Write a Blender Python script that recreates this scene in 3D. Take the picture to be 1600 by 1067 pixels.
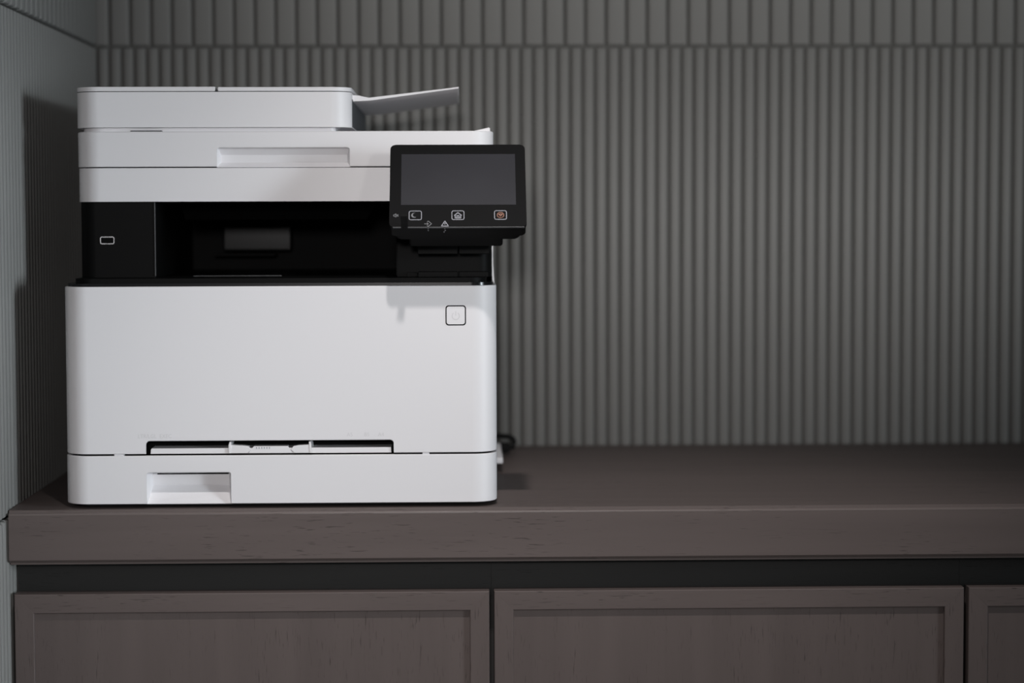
import bpy, bmesh, math
from math import sin, cos, pi, radians, sqrt
from mathutils import Vector, Matrix

for o in list(bpy.data.objects):
    bpy.data.objects.remove(o, do_unlink=True)
scene = bpy.context.scene
COL = scene.collection

# ------------------------------------------------------------------ camera
CAM = (0.46781, -2.82459, 1.10486)
YAW, TILT, ROLL, FPX = 0.025218, 0.059061, -0.003044, 3355.1
fwd = Vector((sin(YAW), cos(YAW), 0)); right = Vector((cos(YAW), -sin(YAW), 0)); up = Vector((0, 0, 1))
f2 = fwd * cos(TILT) - up * sin(TILT); u2 = up * cos(TILT) + fwd * sin(TILT)
r3 = right * cos(ROLL) + u2 * sin(ROLL); u3 = u2 * cos(ROLL) - right * sin(ROLL)
cam_data = bpy.data.cameras.new('camera')
cam_data.sensor_width = 36.0
cam_data.lens = FPX * 36.0 / 1600.0
cam_data.dof.use_dof = True
cam_data.dof.focus_distance = 2.225
cam_data.dof.aperture_fstop = 2.9
cam_data.clip_start = 0.05
cam = bpy.data.objects.new('camera', cam_data)
cam.matrix_world = Matrix(((r3.x, u3.x, -f2.x, CAM[0]), (r3.y, u3.y, -f2.y, CAM[1]), (r3.z, u3.z, -f2.z, CAM[2]), (0, 0, 0, 1)))
COL.objects.link(cam)
scene.camera = cam

# ------------------------------------------------------------------ world and lights
world = bpy.data.worlds.new('room_ambient'); scene.world = world
world.use_nodes = True
bg = world.node_tree.nodes['Background']
bg.inputs['Color'].default_value = (0.98, 0.98, 1.0, 1)
bg.inputs['Strength'].default_value = 0.05

def look(o, target):
    d = Vector(target) - o.location
    o.rotation_euler = d.to_track_quat('-Z', 'Y').to_euler()

def area(name, loc, target, sx, sy, power, color, spread=180):
    l = bpy.data.lights.new(name, 'AREA'); l.shape = 'RECTANGLE'
    l.size = sx; l.size_y = sy; l.energy = power; l.color = color; l.spread = radians(spread)
    o = bpy.data.objects.new(name, l); o.location = loc; look(o, target); COL.objects.link(o); return o

def spot(name, loc, target, power, color, angle, blend, radius):
    l = bpy.data.lights.new(name, 'SPOT'); l.energy = power; l.color = color
    l.spot_size = radians(angle); l.spot_blend = blend; l.shadow_soft_size = radius
    o = bpy.data.objects.new(name, l); o.location = loc; look(o, target); COL.objects.link(o); return o

# two added fill spots, no real fixtures, whose soft cones dim the outer areas, a ceiling downlight in front of the counter, daylight from windows far to the right
spot('added_fill_wall', (1.40, -2.8, 1.50), (0.80, 0.0, 1.36), 86, (1.0, 0.98, 0.95), 31, 1.0, 0.10)
spot('added_fill_printer', (0.40, -3.3, 1.35), (0.43, -0.45, 0.96), 74, (1.0, 0.965, 0.96), 33.5, 1.0, 0.10)
spot('ceiling_downlight', (0.50, -1.64, 2.62), (0.59, -0.75, 0.76), 80, (1.0, 0.96, 0.945), 38.5, 1.0, 0.035)
area('window_daylight', (3.6, -2.85, 1.25), (0.0, -1.05, 1.0), 0.7, 0.8, 2.6, (0.84, 0.93, 1.0), 25)
area('window_daylight_far', (4.2, -2.75, 1.42), (0.1, -0.5, 1.10), 0.9, 1.3, 9, (0.84, 0.94, 1.0), 100)

scene.view_settings.view_transform = 'Standard'
scene.view_settings.look = 'None'
scene.view_settings.gamma = 1.0
scene.view_settings.use_curve_mapping = False
scene.view_settings.exposure = 0.0

# ------------------------------------------------------------------ materials
def mat(name, color, rough=0.5, noise=0.0, nscale=30.0, bump=0.0, bscale=400.0, spec=0.5, coat=0.0, metal=0.0, stretch=(1, 1, 1)):
    m = bpy.data.materials.new(name); m.use_nodes = True
    nt = m.node_tree; b = nt.nodes['Principled BSDF']
    b.inputs['Base Color'].default_value = (*color, 1); b.inputs['Roughness'].default_value = rough
    b.inputs['Specular IOR Level'].default_value = spec; b.inputs['Metallic'].default_value = metal
    b.inputs['Coat Weight'].default_value = coat
    tc = nt.nodes.new('ShaderNodeTexCoord'); mp = nt.nodes.new('ShaderNodeMapping')
    mp.inputs['Scale'].default_value = stretch
    nt.links.new(tc.outputs['Object'], mp.inputs['Vector'])
    if noise > 0:
        n = nt.nodes.new('ShaderNodeTexNoise'); n.inputs['Scale'].default_value = nscale; n.inputs['Detail'].default_value = 4
        nt.links.new(mp.outputs[0], n.inputs['Vector'])
        r = nt.nodes.new('ShaderNodeValToRGB')
        r.color_ramp.elements[0].position = 0.3; r.color_ramp.elements[1].position = 0.7
        r.color_ramp.elements[0].color = (*[c * (1 - noise) for c in color], 1)
        r.color_ramp.elements[1].color = (*[min(1, c * (1 + noise)) for c in color], 1)
        nt.links.new(n.outputs['Fac'], r.inputs['Fac']); nt.links.new(r.outputs['Color'], b.inputs['Base Color'])
    if bump > 0:
        n2 = nt.nodes.new('ShaderNodeTexNoise'); n2.inputs['Scale'].default_value = bscale
        nt.links.new(mp.outputs[0], n2.inputs['Vector'])
        bp = nt.nodes.new('ShaderNodeBump'); bp.inputs['Strength'].default_value = bump; bp.inputs['Distance'].default_value = 0.0006
        nt.links.new(n2.outputs['Fac'], bp.inputs['Height']); nt.links.new(bp.outputs['Normal'], b.inputs['Normal'])
    return m

def wood(name, color, axis, rough=0.5):
    """stained oak: fine dark pores and broad soft figure running along one axis"""
    m = bpy.data.materials.new(name); m.use_nodes = True
    nt = m.node_tree; L = nt.links; b = nt.nodes['Principled BSDF']
    b.inputs['Roughness'].default_value = rough; b.inputs['Specular IOR Level'].default_value = 0.22
    tc = nt.nodes.new('ShaderNodeTexCoord')
    def noise(along, across, detail, rot=0.0):
        mp = nt.nodes.new('ShaderNodeMapping')
        s = [across] * 3; s[axis] = along
        mp.inputs['Scale'].default_value = s
        mp.inputs['Rotation'].default_value = (0.03, rot, 0.02)
        L.new(tc.outputs['Object'], mp.inputs['Vector'])
        n = nt.nodes.new('ShaderNodeTexNoise'); n.inputs['Scale'].default_value = 1.0; n.inputs['Detail'].default_value = detail
        n.inputs['Distortion'].default_value = 0.3
        L.new(mp.outputs[0], n.inputs['Vector']); return n
    pore = noise(55, 700, 2, 0.015); fig = noise(3, 40, 3, 0.03); patch = noise(6, 14, 2)
    pr = nt.nodes.new('ShaderNodeMapRange')
    pr.inputs['From Min'].default_value = 0.62; pr.inputs['From Max'].default_value = 0.72
    L.new(pore.outputs['Fac'], pr.inputs['Value'])
    pm = nt.nodes.new('ShaderNodeMapRange')
    pm.inputs['From Min'].default_value = 0.42; pm.inputs['From Max'].default_value = 0.62
    L.new(patch.outputs['Fac'], pm.inputs['Value'])
    mul = nt.nodes.new('ShaderNodeMath'); mul.operation = 'MULTIPLY'
    L.new(pr.outputs[0], mul.inputs[0]); L.new(pm.outputs[0], mul.inputs[1])
    ramp = nt.nodes.new('ShaderNodeValToRGB')
    ramp.color_ramp.elements[0].position = 0.3; ramp.color_ramp.elements[1].position = 0.7
    ramp.color_ramp.elements[0].color = (*[c * 0.93 for c in color], 1)
    ramp.color_ramp.elements[1].color = (*[c * 1.07 for c in color], 1)
    L.new(fig.outputs['Fac'], ramp.inputs['Fac'])
    mix = nt.nodes.new('ShaderNodeMix'); mix.data_type = 'RGBA'
    L.new(mul.outputs[0], mix.inputs[0]); L.new(ramp.outputs['Color'], mix.inputs[6])
    mix.inputs[7].default_value = (*[c * 0.55 for c in color], 1)
    L.new(mix.outputs[2], b.inputs['Base Color'])
    bp = nt.nodes.new('ShaderNodeBump'); bp.inputs['Strength'].default_value = 0.35; bp.inputs['Distance'].default_value = 0.0005; bp.invert = True
    L.new(mul.outputs[0], bp.inputs['Height']); L.new(bp.outputs['Normal'], b.inputs['Normal'])
    return m

WHITE = mat('white_plastic', (0.83, 0.815, 0.83), 0.42, bump=0.05, bscale=1500, spec=0.4)
WHITE_SMOOTH = mat('smooth_white_plastic', (0.84, 0.825, 0.835), 0.30, spec=0.5)
BLACK = mat('black_plastic', (0.0042, 0.0042, 0.0042), 0.5, bump=0.04, bscale=1500, spec=0.08)
BLACK_GLOSS = mat('glossy_black_plastic', (0.006, 0.006, 0.007), 0.18, spec=0.5)
FLAP = mat('satin_black_flap', (0.0065, 0.0065, 0.0065), 0.4, spec=0.2)
CHUTE = mat('satin_black_chute', (0.011, 0.011, 0.011), 0.4, spec=0.3)
DARK = mat('dark_cavity_plastic', (0.0022, 0.0022, 0.0022), 0.6, spec=0.08)
RUBBER = mat('black_rubber', (0.006, 0.006, 0.006), 0.8, spec=0.2)
FACE = mat('panel_glass', (0.0048, 0.0048, 0.0051), 0.5, spec=0.07)
SCREEN = mat('screen_off', (0.016, 0.016, 0.0215), 0.42, noise=0.10, nscale=18, spec=0.2)
HIGHLIGHT_GREY = mat('grey_edge_highlight', (0.045, 0.047, 0.050), 0.4)  # grey that paints thin highlights along black edges
SILVER = mat('silver_print', (0.36, 0.36, 0.40), 0.45)
EXIT = mat('painted_exit_shade', (0.055, 0.060, 0.066), 0.6)
SILVER_DIM = mat('dim_silver_print', (0.20, 0.20, 0.21), 0.5)
ORANGE = mat('orange_print', (0.36, 0.15, 0.09), 0.45)
METAL = mat('bright_metal', (0.72, 0.72, 0.74), 0.25, metal=1.0)
GREYMARK = mat('moulded_grey_mark', (0.70, 0.69, 0.70), 0.5)
TILE = mat('grey_ceramic', (0.225, 0.222, 0.213), 0.55, noise=0.05, nscale=9, bump=0.05, bscale=250, spec=0.4, stretch=(1, 1, 0.3))
TILE_SIDE = TILE
GROUT = mat('grey_grout', (0.135, 0.133, 0.126), 0.9, noise=0.08, nscale=60, spec=0.2)
FLOOR = mat('pale_floor', (0.50, 0.48, 0.45), 0.4, noise=0.06, nscale=4)
WOODC = (0.124, 0.099, 0.093)
WOOD_X = wood('stained_oak_horizontal', WOODC, 0)
WOOD_Z = wood('stained_oak_vertical', WOODC, 2)
WOOD_DARK = wood('shaded_oak_rail', (0.022, 0.0215, 0.0205), 0)  # oak darkened to hold the shade beneath the worktop in its colour
WOOD_EDGE = wood('polished_oak_highlight', (0.15, 0.123, 0.116), 0, rough=0.33)  # polished oak, lightened to paint in the glint along the front edge
CARCASS = mat('dark_carcass_board', (0.02, 0.018, 0.017), 0.7)

# ------------------------------------------------------------------ mesh helpers
def finish(name, bm, m, parent=None, smooth=35, origin=None):
    bmesh.ops.recalc_face_normals(bm, faces=bm.faces[:])
    me = bpy.data.meshes.new(name)
    org = Vector(origin) if origin is not None else (Vector(parent['_org']) if parent is not None else Vector((0, 0, 0)))
    for v in bm.verts: v.co -= org
    bm.to_mesh(me); bm.free()
    me.materials.append(m)
    if smooth:
        for p in me.polygons: p.use_smooth = True
        me.set_sharp_from_angle(angle=radians(smooth))
    o = bpy.data.objects.new(name, me); COL.objects.link(o)
    o['_org'] = tuple(org)
    if smooth:
        wn = o.modifiers.new('weighted_normals', 'WEIGHTED_NORMAL'); wn.keep_sharp = True; wn.weight = 100
    if parent is not None:
        o.parent = parent
        o.location = org - Vector(parent['_org'])
    else:
        o.location = org
    return o

def empty(name, loc, label=None, cat=None, group=None):
    o = bpy.data.objects.new(name, None); o.location = loc; o.empty_display_size = 0.05
    COL.objects.link(o); o['_org'] = tuple(loc)
    if label: o['label'] = label
    if cat: o['category'] = cat
    if group: o['group'] = group
    return o

def bx(bm, x0, x1, y0, y1, z0, z1, bev=0.0, seg=2):
    r = bmesh.ops.create_cube(bm, size=1.0)
    vs = r['verts']
    for v in vs:
        v.co = Vector((x0 + (v.co.x + .5) * (x1 - x0), y0 + (v.co.y + .5) * (y1 - y0), z0 + (v.co.z + .5) * (z1 - z0)))
    if bev > 0:
        es = list({e for v in vs for e in v.link_edges})
        bmesh.ops.bevel(bm, geom=es, offset=bev, segments=seg, affect='EDGES', profile=0.5, clamp_overlap=True)

def box(name, x0, x1, y0, y1, z0, z1, m, parent=None, bev=0.0, seg=2):
    bm = bmesh.new(); bx(bm, x0, x1, y0, y1, z0, z1, bev, seg)
    return finish(name, bm, m, parent)

def rrect(x0, x1, y0, y1, r, seg=10):
    """plan outline; r = (front-left, front-right, back-right, back-left), front is y0"""
    if not isinstance(r, (tuple, list)): r = (r,) * 4
    pts = []
    for (cx, cy, a0, rr) in ((x0 + r[0], y0 + r[0], pi, r[0]), (x1 - r[1], y0 + r[1], 1.5 * pi, r[1]),
                             (x1 - r[2], y1 - r[2], 0, r[2]), (x0 + r[3], y1 - r[3], .5 * pi, r[3])):
        n = seg if rr > 1e-5 else 0
        for i in range(n + 1):
            a = a0 + .5 * pi * (i / n if n else 0)
            pts.append((cx + rr * cos(a), cy + rr * sin(a)))
    return pts

def prism(bm, pts, z0, z1, bev=0.0, seg=2, fn=None):
    """extrude a 2D outline; fn maps (a,b,c) to world"""
    fn = fn or (lambda a, b, c: (a, b, c))
    lo = [bm.verts.new(fn(a, b, z0)) for a, b in pts]
    hi = [bm.verts.new(fn(a, b, z1)) for a, b in pts]
    n = len(pts)
    bm.faces.new(lo[::-1]); bm.faces.new(hi)
    for i in range(n):
        bm.faces.new((lo[i], lo[(i + 1) % n], hi[(i + 1) % n], hi[i]))
    if bev > 0:
        bm.edges.ensure_lookup_table()
        es = []
        for i in range(n):
            for row in (lo, hi):
                e = bm.edges.get((row[i], row[(i + 1) % n]))
                if e: es.append(e)
        bmesh.ops.bevel(bm, geom=es, offset=bev, segments=seg, affect='EDGES', profile=0.5, clamp_overlap=True)

def prism_obj(name, pts, z0, z1, m, parent=None, bev=0.0, seg=2, fn=None, smooth=35):
    bm = bmesh.new(); prism(bm, pts, z0, z1, bev, seg, fn)
    return finish(name, bm, m, parent, smooth)

def u_path(x0, x1, yf, yb, r, xs, seg=12):
    """open plan path from the left rear round the front to the right rear, with extra stations xs on the front"""
    p = [(x0, yb, -1, 0), (x0, yf + r, -1, 0)]
    for i in range(1, seg + 1):
        a = pi + .5 * pi * i / seg
        p.append((x0 + r + r * cos(a), yf + r + r * sin(a), cos(a), sin(a)))
    for x in sorted(xs):
        p.append((x, yf, 0, -1))
    for i in range(0, seg + 1):
        a = 1.5 * pi + .5 * pi * i / seg
        p.append((x1 - r + r * cos(a), yf + r + r * sin(a), cos(a), sin(a)))
    p.append((x1, yb, 1, 0))
    return p

def band(name, path, zbot, ztop, thick, m, parent, round_top=0.0012):
    """upright shell following the plan path; zbot(x, y) gives its lower edge"""
    bm = bmesh.new(); rows = []
    for x, y, nx, ny in path:
        zb = zbot(x, y); rt = round_top
        prof = [(thick, zb + 0.0), (rt, zb), (rt * .3, zb + rt * .3), (0, zb + rt), (0, ztop - rt), (rt * .3, ztop - rt * .3), (rt, ztop), (thick, ztop)]
        rows.append([bm.verts.new((x - nx * d, y - ny * d, z)) for d, z in prof])
    k = len(rows[0])
    for i in range(len(rows) - 1):
        for j in range(k):
            bm.faces.new((rows[i][j], rows[i + 1][j], rows[i + 1][(j + 1) % k], rows[i][(j + 1) % k]))
    bm.faces.new(rows[0][::-1]); bm.faces.new(rows[-1])
    return finish(name, bm, m, parent)

def notch(xa, xb, zb, zt, r):
    """lower-edge function with a notch cut up to zt between xa and xb, rounded upper corners; also its stations"""
    xs = [xa - 1e-4, xa]
    for i in range(1, 7): xs.append(xa + r * (1 - cos(.5 * pi * i / 6)))
    for i in range(0, 6): xs.append(xb - r * (1 - cos(.5 * pi * (6 - i) / 6)))
    xs += [xb, xb + 1e-4]
    def f(x, y):
        if x < xa - 5e-5 or x > xb + 5e-5: return zb
        if x < xa + r: return zt - r + sqrt(max(0, r * r - (xa + r - x) ** 2))
        if x > xb - r: return zt - r + sqrt(max(0, r * r - (x - xb + r) ** 2))
        return zt
    return f, xs

def tube(bm, pts, rad, n=10):
    rings = []
    for i, pnt in enumerate(pts):
        p = Vector(pnt); a = Vector(pts[max(i - 1, 0)]); b = Vector(pts[min(i + 1, len(pts) - 1)])
        t = (b - a).normalized(); s = t.cross(Vector((0, 0, 1)))
        if s.length < 1e-4: s = t.cross(Vector((0, 1, 0)))
        s.normalize(); w = s.cross(t)
        rr = rad[i] if isinstance(rad, (list, tuple)) else rad
        rings.append([bm.verts.new(p + (s * cos(2 * pi * k / n) + w * sin(2 * pi * k / n)) * rr) for k in range(n)])
    for i in range(len(rings) - 1):
        for k in range(n):
            bm.faces.new((rings[i][k], rings[i][(k + 1) % n], rings[i + 1][(k + 1) % n], rings[i + 1][k]))
    bm.faces.new(rings[0][::-1]); bm.faces.new(rings[-1])

# ------------------------------------------------------------------ the setting
ZC = 0.80                       # counter top
ROW = 0.5324; JOINT = 1.3241; JG = 0.0028     # tile rows
P1, P2 = 0.016245, 0.02696       # narrow and wide tile pitch

def structure(o): o['kind'] = 'structure'; return o

floor = structure(box('floor', -0.15, 2.2, -4.2, 0.12, -0.05, 0.0, FLOOR))
wall_back = structure(box('wall_back', -0.12, 2.2, 0.0075, 0.12, 0.0, 2.5, GROUT))
wall_left = structure(box('wall_left', -0.12, -0.0075, -1.0, 0.0075, 0.0, 2.5, GROUT))

def tile_profile(w, depth, flat):
    """half section across a tile, from groove to groove: rounded shoulders, flat share of the width on top"""
    pts = []; half = w / 2; sh = half * (1 - flat); n = 5
    for i in range(n + 1):
        a = .5 * pi * i / n
        pts.append((-half + sh * (1 - cos(a)), depth * sin(a)))
    for i in range(n, -1, -1):
        a = .5 * pi * i / n
        pts.append((half - sh * (1 - cos(a)), depth * sin(a)))
    return pts

def tile_mesh(name, w, depth, flat, h, m):
    bm = bmesh.new(); prof = tile_profile(w, depth, flat); c = 0.0022
    rows = []
    for z, k in ((0, 0.35), (c * .4, 0.8), (c, 1), (h - c, 1), (h - c * .4, 0.8), (h, 0.35)):
        rows.append([bm.verts.new((x, -y * k + 0.0075 - 0.0005, z)) for x, y in prof])
    for i in range(len(rows) - 1):
        for j in range(len(prof) - 1):
            bm.faces.new((rows[i][j], rows[i][j + 1], rows[i + 1][j + 1], rows[i + 1][j]))
    bm.faces.new(rows[0][::-1]); bm.faces.new(rows[-1])
    bmesh.ops.recalc_face_normals(bm, faces=bm.faces[:])
    me = bpy.data.meshes.new(name); bm.to_mesh(me); bm.free(); me.materials.append(m)
    for p in me.polygons: p.use_smooth = True
    me.set_sharp_from_angle(angle=radians(50))
    return me

narrow = tile_mesh('narrow_tile', P1 - 0.0018, 0.0072, 0.22, ROW - JG, TILE)
wide = tile_mesh('wide_tile', P2 - 0.0014, 0.0072, 0.62, ROW - JG, TILE)

def lay(wall, mesh, name, loc, rz):
    o = bpy.data.objects.new(name, mesh); COL.objects.link(o)
    o.parent = wall; o.location = Vector(loc) - Vector(wall['_org']); o.rotation_euler = (0, 0, rz)

zrow = {1: JOINT - ROW + JG / 2, 2: JOINT + JG / 2, 0: JOINT - 2 * ROW + JG / 2}
for k in range(int(1.90 / P1)):
    lay(wall_back, narrow, 'narrow_tile', (P1 * (k + .5) - 0.0012, 0, zrow[1]), 0)
for k in range(int(1.90 / P2)):
    lay(wall_back, wide, 'wide_tile', (P2 * (k + .5) - 0.0109, 0, zrow[2]), 0)
for k in range(int(0.97 / P1)):
    lay(wall_left, narrow, 'narrow_tile', (0, -P1 * (k + .5) - 0.0004, zrow[1]), pi / 2)
for k in range(int(0.97 / P1)):
    y = -P1 * (k + .5) - 0.0004
    if y < -0.50: lay(wall_left, narrow, 'narrow_tile', (0, y, zrow[0]), pi / 2)
for k in range(int(0.97 / P2)):
    lay(wall_left, wide, 'wide_tile', (0, -P2 * (k + .5) - 0.0004, zrow[2]), pi / 2)

# ------------------------------------------------------------------ counter top and cabinets
bm = bmesh.new()
prof = [(-0.0006, 0), (-0.5970, 0), (-0.5978, -0.0006), (-0.5982, -0.0030), (-0.6012, -0.0050), (-0.6012, -0.0520), (-0.5985, -0.0545), (-0.5945, -0.0545), (-0.5945, -0.0575), (-0.0006, -0.0575)]
lo = [bm.verts.new((0.0012, y, ZC + z)) for y, z in prof]; hi = [bm.verts.new((1.508, y, ZC + z)) for y, z in prof]
bm.faces.new(lo); bm.faces.new(hi[::-1])
for i in range(len(prof)):
    j = (i + 1) % len(prof); bm.faces.new((lo[i], hi[i], hi[j], lo[j]))
worktop = finish('worktop', bm, WOOD_X, smooth=20, origin=(0.0012, -0.6, ZC - 0.0575))
nose = [(-0.5980, -0.0030)] + [(-0.5990 - 0.0024 * sin(radians(a)), -0.0052 + 0.0024 * cos(radians(a))) for a in range(0, 91, 15)] + [(-0.6010, -0.0052)]
bm = bmesh.new(); prism(bm, nose, 0.0014, 1.5075, 0, 1, lambda y, z, x: (x, y, ZC + z))
finish('nosing', bm, WOOD_EDGE, worktop, smooth=30)
worktop['label'] = 'long brown-grey stained oak worktop carrying the white printer'; worktop['category'] = 'worktop'

DW, DP, DX0 = 0.4955, 0.5005, 0.0040     # door width, pitch, first left edge
DTOP, DBOT, DF, FW = ZC - 0.0890, 0.095, -0.5935, 0.0205
labels = ('stained oak cabinet below the printer, against the left tiled wall',
          'middle stained oak cabinet, framed door fully in view right of the printer',
          'stained oak cabinet at the right edge, door cut off by the frame')
def frame_piece(door, name, quad, m):
    bm = bmesh.new()
    prism(bm, quad, DF, DF + 0.020, fn=lambda a, b, c: (a, c, b))
    es = [e for e in bm.edges if max(v.co.y for v in e.verts) < DF + 1e-5
          and (abs(e.verts[0].co.x - e.verts[1].co.x) < 1e-5 or abs(e.verts[0].co.z - e.verts[1].co.z) < 1e-5)]
    bmesh.ops.bevel(bm, geom=es, offset=0.0012, segments=3, affect='EDGES', profile=0.5, clamp_overlap=True)
    finish(name, bm, m, door)
for i in range(3):
    x0 = DX0 + DP * i; x1 = x0 + DW
    c = empty('cabinet', (x0 + DW / 2, -0.30, 0.0), labels[i], 'cabinet', 'framed cabinets under the worktop')
    bm = bmesh.new()
    xa, xb = x0 - 0.0024, x0 + DP - 0.0026
    bx(bm, xa, xa + .018, -0.5535, -0.02, 0.09, ZC - 0.0585); bx(bm, xb - .018, xb, -0.5535, -0.02, 0.09, ZC - 0.0585)
    bx(bm, xa + .018, xb - .018, -0.572, -0.02, 0.09, 0.108); bx(bm, xa + .018, xb - .018, -0.04, -0.02, 0.108, ZC - 0.0585)
    finish('carcass', bm, CARCASS, c, smooth=0)
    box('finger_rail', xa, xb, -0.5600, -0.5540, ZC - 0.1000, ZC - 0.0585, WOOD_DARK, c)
    box('plinth', xa, xb, -0.53, -0.51, 0.0, 0.09, WOOD_DARK, c)
    d = finish('door', (lambda b: (bx(b, x0 + FW - .004, x1 - FW + .004, DF + 0.0048, DF + 0.0175, DBOT + FW - .004, DTOP - FW + .004), b)[1])(bmesh.new()), WOOD_Z, c, origin=(x0, DF, DBOT))
    g = 0.00003
    frame_piece(d, 'rail', [(x0 + g, DTOP), (x1 - g, DTOP), (x1 - FW - g, DTOP - FW), (x0 + FW + g, DTOP - FW)], WOOD_X)
    frame_piece(d, 'rail', [(x0 + FW + g, DBOT + FW), (x1 - FW - g, DBOT + FW), (x1 - g, DBOT), (x0 + g, DBOT)], WOOD_X)
    frame_piece(d, 'stile', [(x0, DBOT + g), (x0, DTOP - g), (x0 + FW, DTOP - FW - g), (x0 + FW, DBOT + FW + g)], WOOD_Z)
    frame_piece(d, 'stile', [(x1, DTOP - g), (x1, DBOT + g), (x1 - FW, DBOT + FW + g), (x1 - FW, DTOP - FW - g)], WOOD_Z)

# ------------------------------------------------------------------ the printer
XL, XR, PF, PB = 0.0572, 0.5083, -0.592, -0.140
pr = empty('printer', (0.2827, PF + 0.2, ZC), 'white and black multifunction printer with tilted touch panel on the worktop', 'printer')
def Z(h): return ZC + h
SEAM = 0.0553
# chassis, shells
prism_obj('chassis', rrect(XL + .006, XR - .006, PF + .034, PB + .004, (.02, .02, .01, .01)), Z(.0045), Z(.229), DARK, pr)
prism_obj('base_plate', rrect(XL + .006, XR - .006, PF + .007, PB + .004, (.02, .02, .01, .01)), Z(.0024), Z(.0044), RUBBER, pr)
for fx in (XL + .04, XR - .04):
    for fy in (PF + .04, PB - .05):
        prism_obj('rubber_foot', [(fx + .012 * cos(a * pi / 8), fy + .012 * sin(a * pi / 8)) for a in range(16)], Z(0), Z(.0025), RUBBER, pr)
for s in (0, 1):
    xa = XL if s == 0 else XR - .0045
    o = box('side_shell', xa, xa + .0045, PF + .075, PB, Z(.0565), Z(.2314), WHITE, pr, .001)
    if s:
        for zz in (.158, .129):
            box('side_catch', XR - .0005, XR + .0022, -.40, -.385, Z(zz - .0035), Z(zz + .0035), WHITE, o, .0008)
box('rear_shell', XL + .005, XR - .005, PB - .004, PB, Z(.006), Z(.2314), WHITE, pr, .001)

# front door with the manual feed slot
f, xs = notch(.1427, .4003, Z(SEAM + .0017), Z(.0705), .004)
door = band('front_door', u_path(XL, XR, PF, PF + .073, .026, xs), f, Z(.2314), .0035, WHITE, pr)
# power button: dark surround and the key itself
def on_front(bm, pts, y0, y1, bev=0.0): prism(bm, pts, y0, y1, bev, 2, lambda a, b, c: (a, c, b))
bxc, bzc = (.4550 + .4763) / 2, Z((.2108 + .1898) / 2)
bm = bmesh.new(); on_front(bm, rrect(.4550, .4763, Z(.1898), Z(.2108), .0032, 8), PF - .0002, PF + .002); btn_gap = finish('power_button', bm, DARK, door)
bm = bmesh.new(); on_front(bm, rrect(.4562, .4751, Z(.1910), Z(.2096), .0023, 8), PF - .0008, PF + .002, .0004); key = finish('key', bm, WHITE, btn_gap)
def arc_strip(bm, cx, cz, r, w, a0, a1, y0, y1, n=20):
    pts = [(cx + (r + w / 2) * cos(a0 + (a1 - a0) * i / n), cz + (r + w / 2) * sin(a0 + (a1 - a0) * i / n)) for i in range(n + 1)]
    pts += [(cx + (r - w / 2) * cos(a1 - (a1 - a0) * i / n), cz + (r - w / 2) * sin(a1 - (a1 - a0) * i / n)) for i in range(n + 1)]
    on_front(bm, pts, y0, y1)
bm = bmesh.new(); arc_strip(bm, bxc, bzc - .0006, .0038, .0009, radians(125), radians(415), PF - .00095, PF - .0005)
on_front(bm, [(bxc - .00045, bzc - .0004), (bxc + .00045, bzc - .0004), (bxc + .00045, bzc + .0044), (bxc - .00045, bzc + .0044)], PF - .00095, PF - .0005)
finish('power_symbol', bm, GREYMARK, key, smooth=0)

# moulded lettering above the slot
def lettering(body, x, z, size, y, m, parent, name='moulded_lettering', sx=1.0):
    cu = bpy.data.curves.new(name, 'FONT'); cu.body = body; cu.size = size; cu.extrude = 0.00012; cu.resolution_u = 2
    tmp = bpy.data.objects.new('tmp_text', cu); COL.objects.link(tmp)
    dg = bpy.context.evaluated_depsgraph_get()
    me = bpy.data.meshes.new_from_object(tmp.evaluated_get(dg))
    bpy.data.objects.remove(tmp, do_unlink=True)
    me.materials.clear(); me.materials.append(m)
    org = Vector(parent['_org'])
    for v in me.vertices: v.co = Vector((x + v.co.x * sx, y - v.co.z, z + v.co.y)) - org
    me.update()
    o = bpy.data.objects.new(name, me); COL.objects.link(o); o.parent = parent; o['_org'] = tuple(org)
    return o
lettering('LTR/LGL  EXEC', .1345, Z(.0738), .0060, PF, GREYMARK, door, sx=.88)
lettering('A5', .3515, Z(.0746), .0055, PF, GREYMARK, door)
lettering('B5', .3695, Z(.0746), .0055, PF, GREYMARK, door)
lettering('A4', .3840, Z(.0746), .0055, PF, GREYMARK, door)

# cassette with recessed pull
f, xs = notch(.1431, .2308, Z(.0046), Z(.0374), .003)
cas = band('paper_cassette', u_path(XL - .0004, XR, PF, PB - .002, .026, xs), f, Z(SEAM), .004, WHITE, pr)
def recess(name, xa, xb, prof, yf, parent, inset, depth):
    """moulded hollow behind a notch: a bent back plate following prof (y, z) plus two tapered cheeks"""
    def tx(y): return inset * max(0, min(1, (y - yf) / depth))
    outer = []
    for i, (y, z) in enumerate(prof):
        p0 = Vector(prof[max(i - 1, 0)]); p1 = Vector(prof[min(i + 1, len(prof) - 1)]); t = (p1 - p0).normalized()
        outer.append((y - t.y * .0010, z + t.x * .0010))
    poly = list(prof) + outer[::-1]
    bm = bmesh.new()
    prism(bm, poly, 0, 1, 0, 2, lambda y, z, c: ((xa - .0006) if c == 0 else (xb + .0006), y, z))
    back = finish(name, bm, WHITE, parent, smooth=20)
    side = list(prof) + [(yf, prof[-1][1])]
    for s in (0, 1):
        bm = bmesh.new()
        prism(bm, side, 0, 1, 0, 2, lambda y, z, c: ((xa - .0007 if s == 0 else xb + .0007) if c == 0 else (xa + tx(y) if s == 0 else xb - tx(y)), y, z))
        finish('recess_cheek', bm, WHITE, back, smooth=20)
    return back
xa, xb = .1431, .2308
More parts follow.
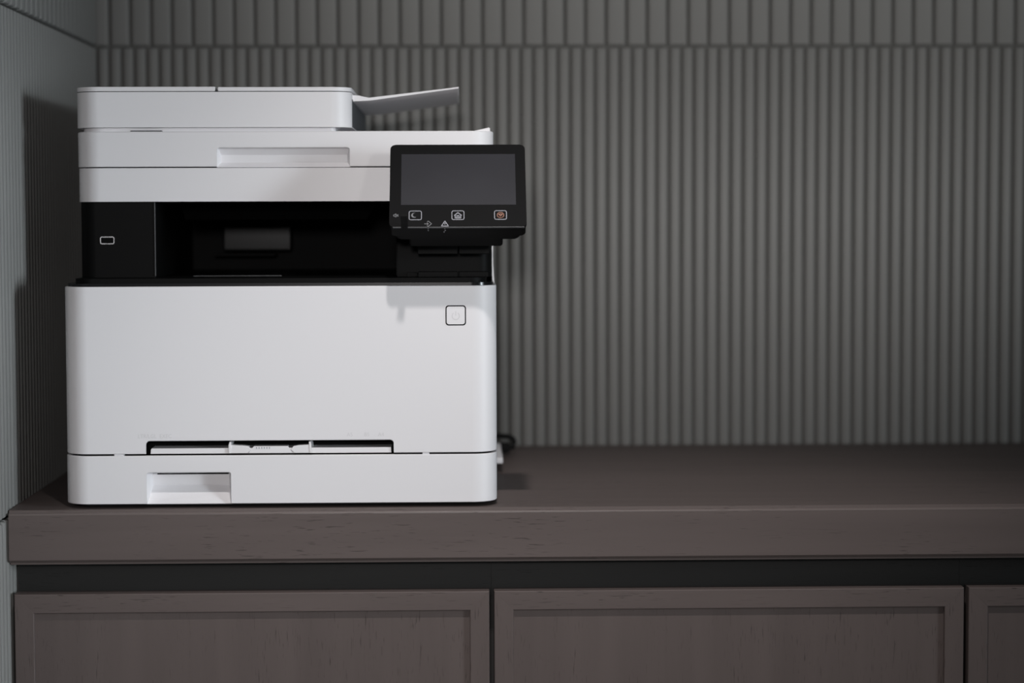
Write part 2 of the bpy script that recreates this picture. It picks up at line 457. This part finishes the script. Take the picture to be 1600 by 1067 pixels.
pull = recess('pull_recess', xa, xb, [(PF + .0036, Z(.0375)), (PF + .0190, Z(.0366)), (PF + .0200, Z(.0355)), (PF + .0200, Z(.0222)), (PF + .0042, Z(.0046))], PF + .0036, cas, .0040, .0164)
box('pull_slit', xa + .0085, xb - .0045, PF + .0194, PF + .0202, Z(.0335), Z(.0347), DARK, pull)
for (a, b) in ((.1095, .1195), (.4302, .4375)):
    box('cassette_stop', a, b, PF + .002, PF + .01, Z(SEAM - .0005), Z(SEAM + .0016), WHITE, cas, .0003)
box('cassette_floor', XL + .008, XR - .008, PF + .026, PF + .28, Z(.0046), Z(.0060), DARK, cas)
box('cassette_rear_ledge', XR - .001, .5203, -.300, -.136, Z(.0110), Z(.0180), WHITE, cas, .001)

# manual feed tray and its paper guides inside the slot
bm = bmesh.new()
on_front(bm, [(.1470, Z(SEAM + .0016)), (.3978, Z(SEAM + .0016)), (.3974, Z(.0626)), (.1482, Z(.0626)), (.1474, Z(.0612))], PF + .0030, PF + .030, .0005)
tray = finish('manual_feed_tray', bm, WHITE_SMOOTH, pr)
for s, xe, xi in ((-1, .2283, .2520), (1, .3148, .2930)):
    gd = empty('paper_guide', (xe, PF + .003, Z(SEAM + .002))); gd.parent = tray
    gd.location = Vector(gd['_org']) - Vector(tray['_org'])
    bm = bmesh.new()
    on_front(bm, [(xe, Z(SEAM + .002)), (xi + s * .004, Z(SEAM + .002)), (xi, Z(.0610)), (xi + s * .003, Z(.0645)), (xi + s * .008, Z(.0653)), (xe, Z(.0662))][::s], PF + .0010, PF + .012, .0006)
    finish('guide_body', bm, WHITE_SMOOTH, gd)
    bm = bmesh.new()
    on_front(bm, [(xe, Z(SEAM + .002)), (xe - s * .0022, Z(SEAM + .002)), (xe - s * .0030, Z(.0690)), (xe - s * .0012, Z(.0694)), (xe, Z(.0660))][::s], PF + .0002, PF + .030, .0005)
    finish('guide_flange', bm, WHITE_SMOOTH, gd)
bm = bmesh.new()
on_front(bm, [(.2485, Z(SEAM + .002)), (.2955, Z(SEAM + .002)), (.2925, Z(.0615)), (.2895, Z(.0645)), (.2545, Z(.0645)), (.2515, Z(.0612))], PF + .0020, PF + .016, .0005)
finish('guide_slide', bm, WHITE_SMOOTH, tray)
bm = bmesh.new()
for k in range(6):
    bx(bm, .2570 + k * .0027, .2578 + k * .0027, PF + .0017, PF + .0022, Z(.0618), Z(.0638))
finish('slide_scale', bm, SILVER, tray, smooth=0)

# black deck under the delivery opening
deck = prism_obj('delivery_deck', rrect(XL + .0030, XR - .0030, PF + .0030, PB + .01, (.024, .024, .01, .01), 14), Z(.2292), Z(.2345), BLACK_GLOSS, pr, .0022, 3)
prism_obj('deck_step', rrect(XL + .010, XR - .010, PF + .0125, PB + .02, (.02, .02, .01, .01), 12), Z(.2340), Z(.2392), BLACK, deck, .0015, 2)
box('deck_slot_lip', .1830, .2780, -.503, -.499, Z(.2392), Z(.2402), HIGHLIGHT_GREY, deck, .0003)  # lighter grey paints the faint highlight on this lip

SF = -.535                          # front of the upper half
SL, SR = .0632, .5066
post = prism_obj('left_column', rrect(SL + .0028, .1466, SF + .004, -.20, (.018, .0008, .001, .001), 8), Z(.2385), Z(.3205), BLACK, pr)
box('column_edge', .1460, .1472, SF + .0025, SF + .006, Z(.2405), Z(.3185), HIGHLIGHT_GREY, post, .0003)  # grey strip paints the highlight down the column edge
# USB socket
bm = bmesh.new()
def ring_plate(bm, x0, x1, z0, z1, r, w, y0, y1, n=6):
    a = rrect(x0, x1, z0, z1, r, n); b = rrect(x0 + w, x1 - w, z0 + w, z1 - w, max(r - w, .0001), n)
    k = len(a)
    va = [[bm.verts.new((p[0], y, p[1])) for p in ps] for ps in (a, b) for y in (y0, y1)]
    for i in range(k):
        j = (i + 1) % k
        bm.faces.new((va[0][i], va[0][j], va[2][j], va[2][i])); bm.faces.new((va[1][i], va[3][i], va[3][j], va[1][j]))
        bm.faces.new((va[0][i], va[1][i], va[1][j], va[0][j])); bm.faces.new((va[2][i], va[2][j], va[3][j], va[3][i]))
ring_plate(bm, .0884, .1037, Z(.2746), Z(.2828), .0022, .0010, SF + .0026, SF + .006)
usb = finish('usb_socket', bm, METAL, post)
usb['label'] = 'bright metal rim of the USB socket'
box('socket_tongue', .0900, .1021, SF + .0034, SF + .0050, Z(.2765), Z(.2808), DARK, usb, .0003)
box('rim_gap', .0959, .0963, SF + .0024, SF + .0032, Z(.2745), Z(.2757), DARK, usb)
# opening: back wall, sloped chute roof, delivery roller box
box('opening_back', .1466, .405, -.205, -.195, Z(.2385), Z(.3205), DARK, pr)
bm = bmesh.new()
roof_pts = [(.163, .3198), (.379, .3198), (.366, .2998), (.163, .2998)]
vf = [bm.verts.new((x, -.450 if z > .31 else -.405, Z(z))) for x, z in roof_pts]; vb = [bm.verts.new((x, -.390 if z > .31 else -.395, Z(z))) for x, z in roof_pts]
bm.faces.new(vf); bm.faces.new(vb[::-1])
for i in range(4): bm.faces.new((vf[i], vf[(i + 1) % 4], vb[(i + 1) % 4], vb[i]))
finish('chute_roof', bm, CHUTE, pr, smooth=0)
bm = bmesh.new(); bx(bm, .186, .268, -.235, -.200, Z(.2620), Z(.2925), .003)
rb = finish('exit_flap', bm, FLAP, pr)
box('exit_lip', .176, .250, -.245, -.205, Z(.2560), Z(.2585), BLACK, rb, .0008)

# right column with the panel mount
rc = prism_obj('right_column', rrect(.4030, SR - .0020, SF + .004, -.20, (.0008, .016, .001, .001), 8), Z(.2385), Z(.3205), BLACK, pr)
box('column_edge', .4024, .4036, SF + .0020, SF + .006, Z(.2405), Z(.3185), BLACK, rc, .0004)
box('mount_block', .4257, .4680, SF - .030, SF + .010, Z(.2635), Z(.292), BLACK, rc, .0008)
box('mount_block', .4692, .5013, SF - .030, SF + .010, Z(.2635), Z(.292), BLACK, rc, .0008)
box('mount_foot', .4257, .4680, SF - .010, SF + .010, Z(.2385), Z(.2446), BLACK, rc, .0008)
box('mount_foot', .4692, .5005, SF - .010, SF + .010, Z(.2385), Z(.2446), BLACK, rc, .0008)
box('mount_wing', .4140, .4250, SF - .004, SF + .010, Z(.2385), Z(.2435), BLACK, rc, .0005)
bm = bmesh.new()
prism(bm, [(-.500, .2300), (-.15, .2300), (-.15, .3190), (-.495, .3190), (-.497, .2520)], SR - .0022, SR - .0002, 0, 2, lambda a, b, c: (c + (.0012 if b < .24 else 0), a, Z(b)))
finish('upper_side_panel', bm, WHITE, pr)

# scanner base and lid
prism_obj('scanner_base', rrect(SL + .0006, SR - .0003, SF + .0005, PB, (.026, .026, .012, .012), 14), Z(.3196), Z(.3551), WHITE, pr, .0012, 3)
prism_obj('scanner_core', rrect(SL + .004, SR - .004, SF + .026, PB + .004, (.022, .022, .01, .01), 10), Z(.3545), Z(.3935), DARK, pr)
LB, LT = .3562, .3935
f, xs = notch(.2133, .3540, Z(LB), Z(.3762), .0035)
lid = band('scanner_lid', u_path(SL, SR, SF, PB, .026, xs), f, Z(LT), .004, WHITE, pr)
prism_obj('lid_top', rrect(SL + .0012, SR - .0012, SF + .0012, PB, (.025, .025, .012, .012), 12), Z(LT - .003), Z(LT + .0002), WHITE, lid, .0004)
recess('lid_grip', .2133, .3540, [(SF + .0036, Z(.3763)), (SF + .0070, Z(.3752)), (SF + .0130, Z(.3690)), (SF + .0130, Z(.3610)), (SF + .0042, Z(LB + .0004))], SF + .0036, lid, .0032, .009)
bm = bmesh.new()
prism(bm, [(.4800, LT), (.5035, LT), (.5035, LT + .0042), (.5022, LT + .0052)], -.50, -.20, .0006, 2, lambda a, b, c: (a, c, Z(b)))
finish('paper_stop', bm, WHITE, lid)
box('lid_tab', .1221, .1551, SF + .002, SF + .012, Z(LT), Z(LT + .0012), DARK, lid, .0002)

# document feeder
AR = .3556
prism_obj('feeder_plinth', rrect(SL + .0050, .3385, SF + .0090, PB - .02, (.024, .006, .01, .01), 10), Z(LT), Z(.3985), WHITE, pr)
adf = prism_obj('document_feeder', rrect(SL - .0003, AR, SF, PB - .015, (.026, .022, .012, .012), 14), Z(.3980), Z(.4353), WHITE, pr, .0009, 3)
prism_obj('feeder_seam', rrect(SL + .0012, AR - .0012, SF + .0015, PB - .016, (.025, .021, .011, .011), 12), Z(.4350), Z(.4364), DARK, adf)
prism_obj('feeder_cover', rrect(SL - .0003, .2122, SF, PB - .015, (.026, .0008, .0008, .012), 12), Z(.4361), Z(.4406), WHITE, adf, .0010, 3)
prism_obj('feeder_cover', rrect(.2150, AR, SF, PB - .015, (.0008, .022, .012, .0008), 12), Z(.4361), Z(.4402), WHITE, adf, .0010, 3)
box('exit_shade_plate', AR - .002, AR + .0005, SF + .0235, PB - .030, Z(.3990), Z(.4285), EXIT, adf)  # flat dark plate painting the shade inside the open exit
# feeder tray
TA = [(.3520, .4262), (.3740, .4277), (.4693, .4402), (.4700, .4418), (.4690, .4424), (.3735, .4301), (.3640, .4330), (.3540, .4338)]
bm = bmesh.new(); prism(bm, TA, -.500, -.175, .0006, 2, lambda a, b, c: (a, c, Z(b)))
finish('feeder_tray', bm, WHITE, adf, smooth=25)

# ------------------------------------------------------------------ touch panel
TH = radians(35.5)
PO = Vector((.4684, -.646, Z(.2922))); PU = Vector((1, 0, 0)); PV = Vector((0, sin(TH), cos(TH))); PN = Vector((0, -cos(TH), sin(TH)))
def pw(a, b, c): return tuple(PO + PU * a + PV * b + PN * c)
panel = empty('touch_panel', tuple(PO)); panel.parent = pr; panel.location = PO - Vector(pr['_org'])
def pplate(name, pts, c0, c1, m, parent=None, bev=0.0, smooth=35):
    bm = bmesh.new(); prism(bm, pts, c0, c1, bev, 2, pw); return finish(name, bm, m, parent or panel, smooth)
pplate('face_plate', rrect(-.0697, .0697, 0, .1047, .0052, 8), -.0040, 0, FACE, bev=.0006)
pplate('housing', rrect(-.0690, .0690, .0012, .1035, (.004, .004, .006, .006), 8), -.0170, -.0042, BLACK, bev=.0012)
pplate('housing_back', rrect(-.0645, .0640, .003, .0985, .006, 6), -.0255, -.0165, BLACK, bev=.0012)
pplate('hinge_block', rrect(-.050, .046, .004, .035, .003, 4), -.0400, -.0250, BLACK, bev=.001)
bm = bmesh.new(); prism(bm, [(-.0660, -.0002), (.0675, -.0002), (.0675, .0004), (-.0660, .0004)], -.0016, .00015, 0, 1, pw); finish('edge_highlight', bm, HIGHLIGHT_GREY, panel)  # grey strip stands in for the highlight on the panel's bottom edge
pplate('label_tab', [(-.0576, -.0004), (-.0507, -.0004), (-.0507, .0016), (-.0576, .0016)], -.0020, .0200, BLACK)
pplate('screen', [(-.0580, .0278), (.0593, .0278), (.0593, .0923), (-.0580, .0923)], -.0010, .0002, SCREEN)
def pring(name, x0, x1, y0, y1, r, w, m, parent=None):
    bm = bmesh.new(); c0, c1 = 0.0, .0002
    a = rrect(x0, x1, y0, y1, r, 6); b = rrect(x0 + w, x1 - w, y0 + w, y1 - w, r - w, 6); k = len(a)
    A = [bm.verts.new(pw(p[0], p[1], c1)) for p in a]; B = [bm.verts.new(pw(p[0], p[1], c1)) for p in b]
    A0 = [bm.verts.new(pw(p[0], p[1], c0)) for p in a]; B0 = [bm.verts.new(pw(p[0], p[1], c0)) for p in b]
    for i in range(k):
        j = (i + 1) % k
        bm.faces.new((A[i], A[j], B[j], B[i])); bm.faces.new((A0[i], A0[j], A[j], A[i])); bm.faces.new((B[i], B[j], B0[j], B0[i])); bm.faces.new((A0[i], B0[i], B0[j], A0[j]))
    return finish(name, bm, m, parent or panel, 0)
def strokes(name, lines, w, m, parent=None, polys=()):
    """flat printed strokes: poly-lines of width w, plus filled polygons"""
    bm = bmesh.new()
    for ln in lines:
        for (a, b), (c, d) in zip(ln[:-1], ln[1:]):
            v = Vector((c - a, d - b)); L = v.length; v /= L; n = Vector((-v.y, v.x)) * w / 2; e = v * w * .3
            q = [(a - e.x + n.x, b - e.y + n.y), (c + e.x + n.x, d + e.y + n.y), (c + e.x - n.x, d + e.y - n.y), (a - e.x - n.x, b - e.y - n.y)]
            prism(bm, q, 0, .0002, 0, 1, pw)
    for pg in polys: prism(bm, list(pg), 0, .0002, 0, 1, pw)
    return finish(name, bm, m, parent or panel, 0)
def circ(cx, cy, r, a0=0, a1=2 * pi, n=20): return [(cx + r * cos(a0 + (a1 - a0) * i / n), cy + r * sin(a0 + (a1 - a0) * i / n)) for i in range(n + 1)]
RW = .0007
k1 = pring('sleep_key', -.0499, -.0367, .0089, .0205, .0022, RW, SILVER)
moon = circ(-.0445, .0148, .0030, radians(75), radians(310), 16) + circ(-.0432, .0153, .0027, radians(285), radians(95), 14)
strokes('moon_symbol', [], .0005, SILVER_DIM, k1, [moon])
k2 = pring('home_key', -.0065, .0065, .0090, .0206, .0022, RW, SILVER)
strokes('house_symbol', [[(-.0036, .0146), (0, .0180), (.0036, .0146)], [(-.0028, .0146), (-.0028, .0113), (.0028, .0113), (.0028, .0146)], [(-.0010, .0113), (-.0010, .0140)], [(.0010, .0113), (.0010, .0140)], [(-.0010, .0142), (.0010, .0142)]], .0009, SILVER, k2)
k3 = pring('stop_key', .0368, .0497, .0091, .0206, .0022, RW, SILVER)
strokes('stop_symbol', [circ(.04325, .0149, .0033, n=24), [(.0413, .0160), (.04325, .0137), (.0452, .0160), (.0413, .0160)]], .0009, ORANGE, k3)
strokes('mute_symbol', [[(-.0654, .0139), (-.0644, .0139), (-.0630, .0126), (-.0630, .0168), (-.0644, .0155), (-.0654, .0155), (-.0654, .0139)], [(-.0622, .0158), (-.0606, .0136)], [(-.0622, .0136), (-.0606, .0158)]], .0006, SILVER_DIM)
strokes('data_symbol', [[(-.0339, .0042), (-.0300, .0042)], [(-.0312, .0054), (-.0300, .0042), (-.0312, .0030)], [(-.0312, .0066), (-.0302, .0077), (-.0268, .0042), (-.0302, .0010), (-.0312, .0018)]], .0006, SILVER_DIM)
strokes('error_symbol', [[(-.0168, .0014), (-.0097, .0014), (-.0132, .0076), (-.0168, .0014)], [(-.0132, .0034), (-.0132, .0052)]], .0007, SILVER)
# lamp windows on the lower edge of the panel
for i, xx in enumerate((-.0302, -.0130)):
    bm = bmesh.new()
    for c in range(3 if i == 0 else 4):
        dx = 0 if i == 0 else (-.0004, .0002, 0, -.0012)[c]
        q = [(xx - .00055 + dx, -.0010 - c * .0035), (xx + .00055 + dx, -.0010 - c * .0035)]
        a, b = q[0][0], q[1][0]; cc = -.0010 - c * .0026
        w = [pw(a, -.0002 if c == 0 else .0010, cc), pw(b, -.0002 if c == 0 else .0010, cc), pw(b, -.0002 if c == 0 else .0010, cc - .0019), pw(a, -.0002 if c == 0 else .0010, cc - .0019)]
        lo = [bm.verts.new(v) for v in w]; hi = [bm.verts.new(Vector(v) + PV * .0008) for v in w]
        bm.faces.new(lo); bm.faces.new(hi[::-1])
        for t in range(4): bm.faces.new((lo[t], hi[t], hi[(t + 1) % 4], lo[(t + 1) % 4]))
    finish('status_lamp', bm, SILVER_DIM, panel, 0)

# ------------------------------------------------------------------ power cable behind the printer
cab = empty('power_cable', (.515, -.115, ZC), 'black power plug and cord behind the right rear of the printer', 'cable')
bm = bmesh.new(); bx(bm, .506, .5335, -.130, -.108, Z(.0040), Z(.0165), .004, 3)
finish('plug', bm, RUBBER, cab)
bm = bmesh.new(); tube(bm, [(.5335, -.119, Z(.0100)), (.5375, -.119, Z(.0112)), (.5388, -.119, Z(.0160)), (.5372, -.119, Z(.0215)), (.5325, -.1185, Z(.0240)), (.522, -.118, Z(.0250)), (.505, -.117, Z(.0262)), (.485, -.112, Z(.0240)), (.470, -.105, Z(.0120)), (.450, -.095, Z(.0040)), (.40, -.085, Z(.0036))], .0034, 10)
finish('cord', bm, RUBBER, cab)

for o in bpy.data.objects:
    if '_org' in o: del o['_org']
